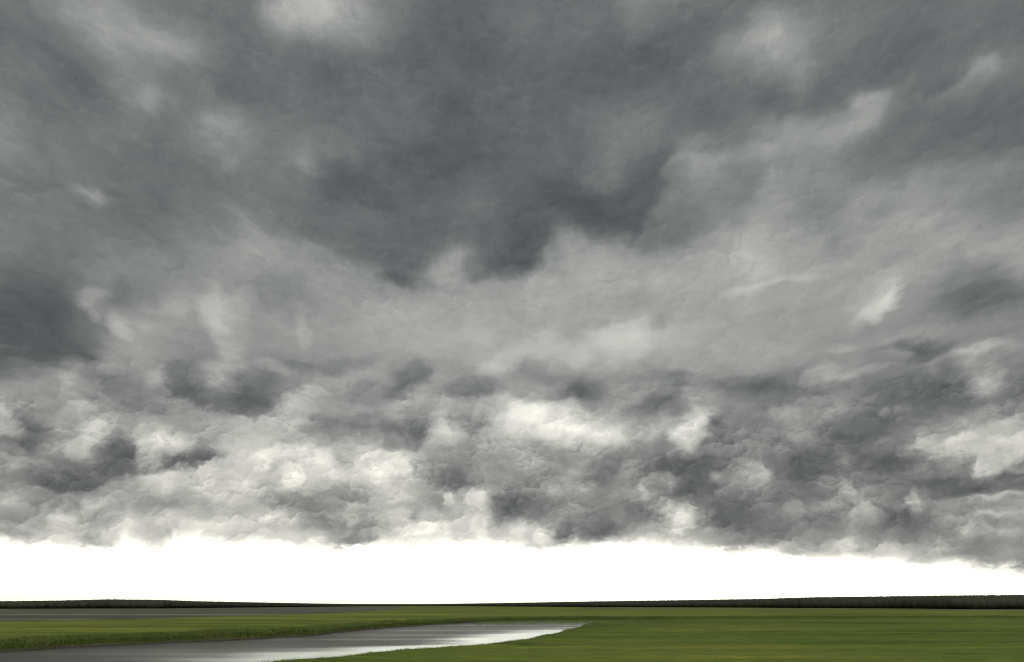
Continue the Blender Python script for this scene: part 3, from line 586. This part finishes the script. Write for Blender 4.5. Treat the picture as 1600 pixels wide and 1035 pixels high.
def tex(N, K, scale, detail=4, rough=.55, mapping=(1, 1, 1), coord=None):
    t = coord or N.new('ShaderNodeTexCoord')
    m = N.new('ShaderNodeMapping'); m.inputs['Scale'].default_value = mapping
    K.new(t.outputs['Object'], m.inputs[0])
    n = N.new('ShaderNodeTexNoise')
    n.inputs['Scale'].default_value = scale; n.inputs['Detail'].default_value = detail
    n.inputs['Roughness'].default_value = rough
    K.new(m.outputs[0], n.inputs['Vector'])
    return n.outputs['Fac']

def ramp(N, K, fac, stops, interp='EASE'):
    r = N.new('ShaderNodeValToRGB'); r.color_ramp.interpolation = interp
    e = r.color_ramp.elements
    while len(e) < len(stops): e.new(.5)
    for i, (p, c) in enumerate(stops):
        e[i].position = p; e[i].color = (*c, 1) if len(c) == 3 else c
    K.new(fac, r.inputs[0])
    return r.outputs[0]

def mixc(N, K, fac, a, b, mode='MIX'):
    m = N.new('ShaderNodeMix'); m.data_type = 'RGBA'; m.blend_type = mode
    for s, v in ((0, fac), (6, a), (7, b)):
        if hasattr(v, 'links'): K.new(v, m.inputs[s])
        else: m.inputs[s].default_value = v if s == 0 else (*v, 1)
    return m.outputs[2]

def grass_material():
    m, t, N, K = new_mat('meadow_grass')
    b = N['Principled BSDF']
    tc = N.new('ShaderNodeTexCoord')
    broad = tex(N, K, .035, 4, .55, (.45, 1, 1), tc)
    band = tex(N, K, .16, 6, .65, (.10, 1, 1), tc)
    fine = tex(N, K, 1.4, 5, .65, (.35, 1, 1), tc)
    dry = tex(N, K, .06, 5, .6, (.4, 1, 1), tc)
    c = ramp(N, K, broad, [(.30, (.026, .043, .006)), (.70, (.055, .070, .011))])
    c2 = ramp(N, K, band, [(.32, (.46, .54, .48)), (.5, (1, 1, 1)), (.68, (1.55, 1.36, 1.3))])
    c = mixc(N, K, 1.0, c, c2, 'MULTIPLY')
    d = ramp(N, K, dry, [(.56, (0, 0, 0)), (.72, (1, 1, 1))])
    c = mixc(N, K, d, c, (.060, .060, .019))
    c3 = ramp(N, K, fine, [(.25, (.72, .74, .7)), (.75, (1.22, 1.2, 1.2))])
    c = mixc(N, K, 1.0, c, c3, 'MULTIPLY')
    # the marsh beyond the channel is paler and yellower
    at = N.new('ShaderNodeAttribute'); at.attribute_name = 'beyond'
    c = mixc(N, K, at.outputs['Fac'], c, mixc(N, K, 1.0, c, (1.38, 1.22, 1.2), 'MULTIPLY'))
    # rank dark growth in the damp ground beside the channel
    dm = N.new('ShaderNodeAttribute'); dm.attribute_name = 'damp'
    c = mixc(N, K, dm.outputs['Fac'], c, mixc(N, K, 1.0, c, (.58, .64, .66), 'MULTIPLY'))
    # wet earth below the lip of the banks
    geo = N.new('ShaderNodeNewGeometry'); sp = N.new('ShaderNodeSeparateXYZ'); K.new(geo.outputs['Position'], sp.inputs[0])
    mr = N.new('ShaderNodeMapRange'); mr.inputs[1].default_value = -.12; mr.inputs[2].default_value = -.30
    K.new(sp.outputs[2], mr.inputs[0])
    c = mixc(N, K, mr.outputs[0], c, (.028, .026, .018))
    K.new(c, b.inputs['Base Color'])
    b.inputs['Roughness'].default_value = .9
    b.inputs['Specular IOR Level'].default_value = .05
    bp = N.new('ShaderNodeBump'); bp.inputs['Strength'].default_value = .5; bp.inputs['Distance'].default_value = .08
    K.new(fine, bp.inputs['Height']); K.new(bp.outputs[0], b.inputs['Normal'])
    return m

MEADOW = grass_material()
GROUND = obj_np('ground', GROUND_CO, grid_quads(len(gy), len(gx)), MEADOW)
fl = np.interp(GROUND_CO[:, 0], far[:, 0], far[:, 1])
kk = (GROUND_CO[:, 0] > -60) & (GROUND_CO[:, 0] < 70) & (GROUND_CO[:, 1] > 25) & (GROUND_CO[:, 1] < 170)
dp = np.zeros(len(fl))
gx1, gy1 = GROUND_CO[kk, 0], GROUND_CO[kk, 1]
dp[kk] = np.exp(np.minimum(inside_dist(gx1, gy1, POLY), 0) / (3 + 9 * sstep(60, 110, gy1))) * (.35 + .65 * sstep(50, 95, gy1)) * (.75 + .5 * fbm(gx1 / 9, gy1 / 9, 3, 331))
GROUND.data.attributes.new('damp', 'FLOAT', 'POINT').data.foreach_set('value', np.clip(dp, 0, 1).astype(np.float32))
be = sstep(0, 14, GROUND_CO[:, 1] - fl) * (.8 + .4 * fbm(GROUND_CO[:, 0] / 60, GROUND_CO[:, 1] / 25, 3, 321))
GROUND.data.attributes.new('beyond', 'FLOAT', 'POINT').data.foreach_set('value', np.clip(be, 0, 1).astype(np.float32))
tag(GROUND,
    'flat green marsh meadow stretching to the horizon', 'ground', 'structure')

def water_sheet():
    n, k = len(near), 26
    t = np.linspace(-.12, 1.12, k)
    wide = np.hypot(*(far - near).T)
    over = np.minimum(.12 * wide, 1.2) / np.maximum(wide, .1)
    tt = np.clip(t, 0, 1)[None, :] + np.where(t < 0, -1, np.where(t > 1, 1, 0))[None, :] * over[:, None]
    xy = near[:, None] * (1 - tt[..., None]) + far[:, None] * tt[..., None]
    co = np.concatenate([xy, np.full((n, k, 1), WATER)], -1).reshape(-1, 3)
    m, tr, N, K = new_mat('channel_water')
    b = N['Principled BSDF']
    tc = N.new('ShaderNodeTexCoord')
    lanes = tex(N, K, .14, 4, .5, (.14, 1, 1), tc)
    rip = tex(N, K, 2.6, 4, .6, (.5, 1, 1), tc)
    at = N.new('ShaderNodeAttribute'); at.attribute_name = 'calm'
    # calm water in the lee of the near bank, rippled elsewhere, wind lanes between
    ad = N.new('ShaderNodeMath'); ad.operation = 'MULTIPLY_ADD'; ad.inputs[1].default_value = 1.5; ad.inputs[2].default_value = -.75
    K.new(lanes, ad.inputs[0])
    sm = N.new('ShaderNodeMath'); sm.operation = 'ADD'; K.new(ad.outputs[0], sm.inputs[0]); K.new(at.outputs['Fac'], sm.inputs[1])
    mr = N.new('ShaderNodeMapRange'); mr.interpolation_type = 'SMOOTHSTEP'
    mr.inputs[1].default_value = -.1; mr.inputs[2].default_value = 1.0; mr.inputs[3].default_value = .42; mr.inputs[4].default_value = .15
    K.new(sm.outputs[0], mr.inputs[0])
    K.new(mr.outputs[0], b.inputs['Roughness'])
    b.inputs['Base Color'].default_value = (.012, .011, .008, 1)
    b.inputs['IOR'].default_value = 1.33
    st = N.new('ShaderNodeMapRange'); st.inputs[1].default_value = .05; st.inputs[2].default_value = .40; st.inputs[3].default_value = .02; st.inputs[4].default_value = .45
    K.new(mr.outputs[0], st.inputs[0])
    bp = N.new('ShaderNodeBump'); bp.inputs['Distance'].default_value = .04
    K.new(st.outputs[0], bp.inputs['Strength']); K.new(rip, bp.inputs['Height']); K.new(bp.outputs[0], b.inputs['Normal'])
    o = obj_np('water', co, grid_quads(n, k), m)
    s = np.linspace(0, 1, n)
    x, y = xy[..., 0], xy[..., 1]
    dist = np.full(x.shape, 1e9)
    for (x0, y0), (x1, y1) in zip(near[:-1], near[1:]):
        ex, ey = x1 - x0, y1 - y0
        q = np.clip(((x - x0) * ex + (y - y0) * ey) / (ex * ex + ey * ey), 0, 1)
        dist = np.minimum(dist, np.hypot(x - x0 - q * ex, y - y0 - q * ey))
    w = (13.0 + 3.0 * fbm(x / 14, y / 5, 3, 411)) * (1 - .22 * sstep(52, 74, y))
    calm = (1 - sstep(.2, 1.15, dist / np.maximum(w, .5))) * sstep(34, 40, y) * (1 - .8 * sstep(72, 104, y)) + .22 * sstep(42, 72, y)
    a = o.data.attributes.new('calm', 'FLOAT', 'POINT')
    a.data.foreach_set('value', calm.ravel().astype(np.float32))
    tag(o, 'grey tidal channel winding through the marsh with a bright calm edge', 'water', 'structure')

water_sheet()

def mud_material():
    m, t, N, K = new_mat('wet_mud')
    b = N['Principled BSDF']
    tc = N.new('ShaderNodeTexCoord')
    n = tex(N, K, .035, 5, .6, (.12, 1, 1), tc)
    f = tex(N, K, .5, 4, .6, (.25, 1, 1), tc)
    c = ramp(N, K, n, [(.40, (.026, .026, .022)), (.50, (.034, .035, .027)), (.62, (.062, .068, .042))])
    c3 = ramp(N, K, f, [(.25, (.8, .8, .8)), (.75, (1.18, 1.18, 1.18))])
    K.new(mixc(N, K, 1.0, c, c3, 'MULTIPLY'), b.inputs['Base Color'])
    b.inputs['Roughness'].default_value = .75
    b.inputs['Specular IOR Level'].default_value = .05
    return m

def flat_patch(name, front, back, mat, z, label, cat, seed, amp):
    f = wiggle(smooth_line(front, 160), amp, amp * 9, seed)
    g = wiggle(smooth_line(back, 160), amp, amp * 9, seed + 1)
    k = 14
    t = np.linspace(0, 1, k)
    xy = f[:, None] * (1 - t[None, :, None]) + g[:, None] * t[None, :, None]
    co = np.concatenate([xy, np.full((len(f), k, 1), z)], -1).reshape(-1, 3)
    return tag(obj_np(name, co, grid_quads(len(f), k), mat), label, cat, 'structure')

MUD = mud_material()
flat_patch('mudflat', [(-190, 92), (-120, 104), (-80, 116), (-73, 141), (-62, 172), (-57, 216), (-54, 280), (-62, 400)],
           [(-420, 330), (-330, 372), (-285, 420), (-262, 520), (-225, 640), (-180, 700), (-140, 730), (-100, 720)], MUD, .02,
           'grey mudflat beyond the meadow at the foot of the wooded ridge', 'mudflat', 501, 3.0)
flat_patch('mudflat', [(40, 420), (100, 372), (160, 352), (230, 338), (330, 330)], [(60, 560), (120, 452), (180, 412), (250, 392), (360, 380)], MUD, .024,
           'narrow strip of grey mud in front of the dark wood', 'mudflat', 505, 4.0)

# ---------------------------------------------------------------- sedge along the banks
def leaf_material(name, dark, light, sc):
    m, t, N, K = new_mat(name)
    b = N['Principled BSDF']
    n = tex(N, K, sc, 3, .6)
    K.new(ramp(N, K, n, [(.35, dark), (.65, light)]), b.inputs['Base Color'])
    b.inputs['Roughness'].default_value = .8
    b.inputs['Specular IOR Level'].default_value = .15
    return m

def sedge():
    rng = np.random.default_rng(5)
    P = []
    def along(line, lo, hi, per_m, off0, off1, sgn):
        s = np.concatenate([[0], np.cumsum(np.hypot(*np.diff(line, axis=0).T))])
        n = int(s[-1] * per_m)
        u = rng.random(n) * s[-1]
        x = np.interp(u, s, line[:, 0]); y = np.interp(u, s, line[:, 1])
        tx = np.gradient(line[:, 0], s); ty = np.gradient(line[:, 1], s)
        nx = np.interp(u, s, -ty); ny = np.interp(u, s, tx)
        q = np.maximum(np.hypot(nx, ny), 1e-6)
        o = off0 + (off1 - off0) * rng.random(n) ** 1.7
        x = x + sgn * nx / q * o; y = y + sgn * ny / q * o
        k = (y > lo) & (y < hi)
        return x[k], y[k], o[k]
    fx, fy, fo = along(far[:110], 30, 200, 1100, .1, 5.0, 1)
    gx_, gy_, go = along(far[105:], 30, 200, 330, .1, 4.2, 1)
    fx, fy, fo = np.concatenate([fx, gx_]), np.concatenate([fy, gy_]), np.concatenate([fo, go])
    nx_, ny_, no = along(near, 30, 200, 60, .1, 1.6, -1)
    # scattered stems standing in the shallow head of the channel
    ex = rng.uniform(-6, 26, 26000); ey = rng.uniform(92, 142, 26000)
    keep = (inside_dist(ex, ey, POLY) > 0) & (rng.random(26000) < sstep(95, 136, ey) ** 2)
    ex, ey = ex[keep], ey[keep]
    fx, fy, fo = np.concatenate([fx, ex]), np.concatenate([fy, ey]), np.concatenate([fo, np.full(len(ex), 3.2)])
    x = np.concatenate([fx, nx_]); y = np.concatenate([fy, ny_])
    n = len(x)
    hmul = np.concatenate([1 - .62 * sstep(.6, 4.2, fo), np.full(len(nx_), .2)])
    z = np.maximum(ground_z(x, y), WATER - .02)
    patch = np.clip(.9 + .28 * fbm(x / 9, y / 9, 2, 611), .5, 1.3)
    h = (.37 + .10 * rng.random(n)) * patch * hmul
    w = .012 + .012 * rng.random(n)
    a = rng.random(n) * np.pi
    lean = rng.normal(0, .14, (n, 2))
    dx, dy = np.cos(a) * w, np.sin(a) * w
    b0 = np.stack([x - dx, y - dy, z - .03], 1); b1 = np.stack([x + dx, y + dy, z - .03], 1)
    m0 = np.stack([x - dx * .8 + lean[:, 0] * .4, y - dy * .8 + lean[:, 1] * .4, z + h * .6], 1)
    m1 = np.stack([x + dx * .8 + lean[:, 0] * .4, y + dy * .8 + lean[:, 1] * .4, z + h * .6], 1)
    t0 = np.stack([x - dx * .15 + lean[:, 0], y - dy * .15 + lean[:, 1], z + h], 1)
    t1 = np.stack([x + dx * .15 + lean[:, 0], y + dy * .15 + lean[:, 1], z + h], 1)
    co = np.stack([b0, b1, m1, m0, t1, t0], 1).reshape(-1, 3)
    i = np.arange(n)[:, None] * 6
    q = np.concatenate([i + [[0, 1, 2, 3]], i + [[3, 2, 4, 5]]])
    tag(obj_np('sedge', co, q, leaf_material('sedge_leaves', (.044, .066, .014), (.056, .076, .018), .5), False),
        'dark green sedge growing thick along the channel banks', 'sedge', 'stuff')

sedge()

# ---------------------------------------------------------------- belt of low woodland on the horizon
def woods():
    # bearing, distance of the front edge, elevation of the tree tops (degrees)
    prof = [(-42.63,584.0,0.136),(-38.62,550.0,0.145),(-34.79,524.0,0.164),(-32.73,511.0,0.187),(-30.93,515.0,0.231),(-28.69,525.0,0.293),(-25.53,510.0,0.259),(-23.48,541.0,0.187),(-19.17,620.0,0.105),(-14.62,757.0,0.027),(-11.79,866.0,-0.009),(-7.92,1016.0,-0.028),(-4.97,1010.0,0.009),(0.0,805.0,0.079),(6.45,648.0,0.184),(14.61,605.0,0.283),(19.16,569.0,0.351),(21.78,534.0,0.435),(27.52,519.0,0.494),(31.29,472.0,0.524),(34.78,491.0,0.534),(39.81,525.0,0.517),(43.68,557.0,0.469)]
    b = np.array(prof)
    rng = np.random.default_rng(11)
    ico = bmesh.new(); bmesh.ops.create_icosphere(ico, subdivisions=2, radius=1)
    ico.verts.ensure_lookup_table()
    V = np.array([v.co[:] for v in ico.verts]); Fc = np.array([[v.index for v in f.verts] for f in ico.faces]); ico.free()
    cos, quads, off = [], [], 0
    az = b[0, 0]
    while az < b[-1, 0]:
        d = np.interp(az, b[:, 0], b[:, 1]); et = np.interp(az, b[:, 0], b[:, 2])
        top = EYE + d * math.tan(RAD(et))
        for row in range(5):
            dd = d + row * 3.2 + rng.uniform(-.8, .8)
            a = RAD(az + rng.uniform(-.12, .12))
            hi = top * (dd / d) * (.84, .93, .98, 1.0, .99)[row] * (1 + rng.normal(0, .006))
            r = max(1.6, min(4.2, hi * .6)) * rng.uniform(.95, 1.05)
            n = max(1, int(hi / (r * 1.05)))
            for k in range(n):
                c = np.array([dd * math.sin(a) + rng.normal(0, .5), dd * math.cos(a) + rng.normal(0, .5), hi - r * .85 - k * r * 1.05])
                vv = V * (r * np.array([1.15, 1.15, .85]))
                dv = 1 + .05 * gnoise(V[:, 0] * 2.3 + off * .37, V[:, 2] * 2.3 + V[:, 1] * 1.7 + k, 3) + .02 * rng.normal(size=len(V))
                cos.append(vv * dv[:, None] + c); quads.append(Fc + off); off += len(V)
        az += math.degrees(.8 / d)
    o = obj_np('woods', np.concatenate(cos), np.concatenate(quads), leaf_material('woodland_leaves', (.0110, .0120, .0080), (.0120, .0130, .0084), .25), True)
    tag(o, 'low dark belt of woodland along the horizon', 'woods', 'stuff')

woods()
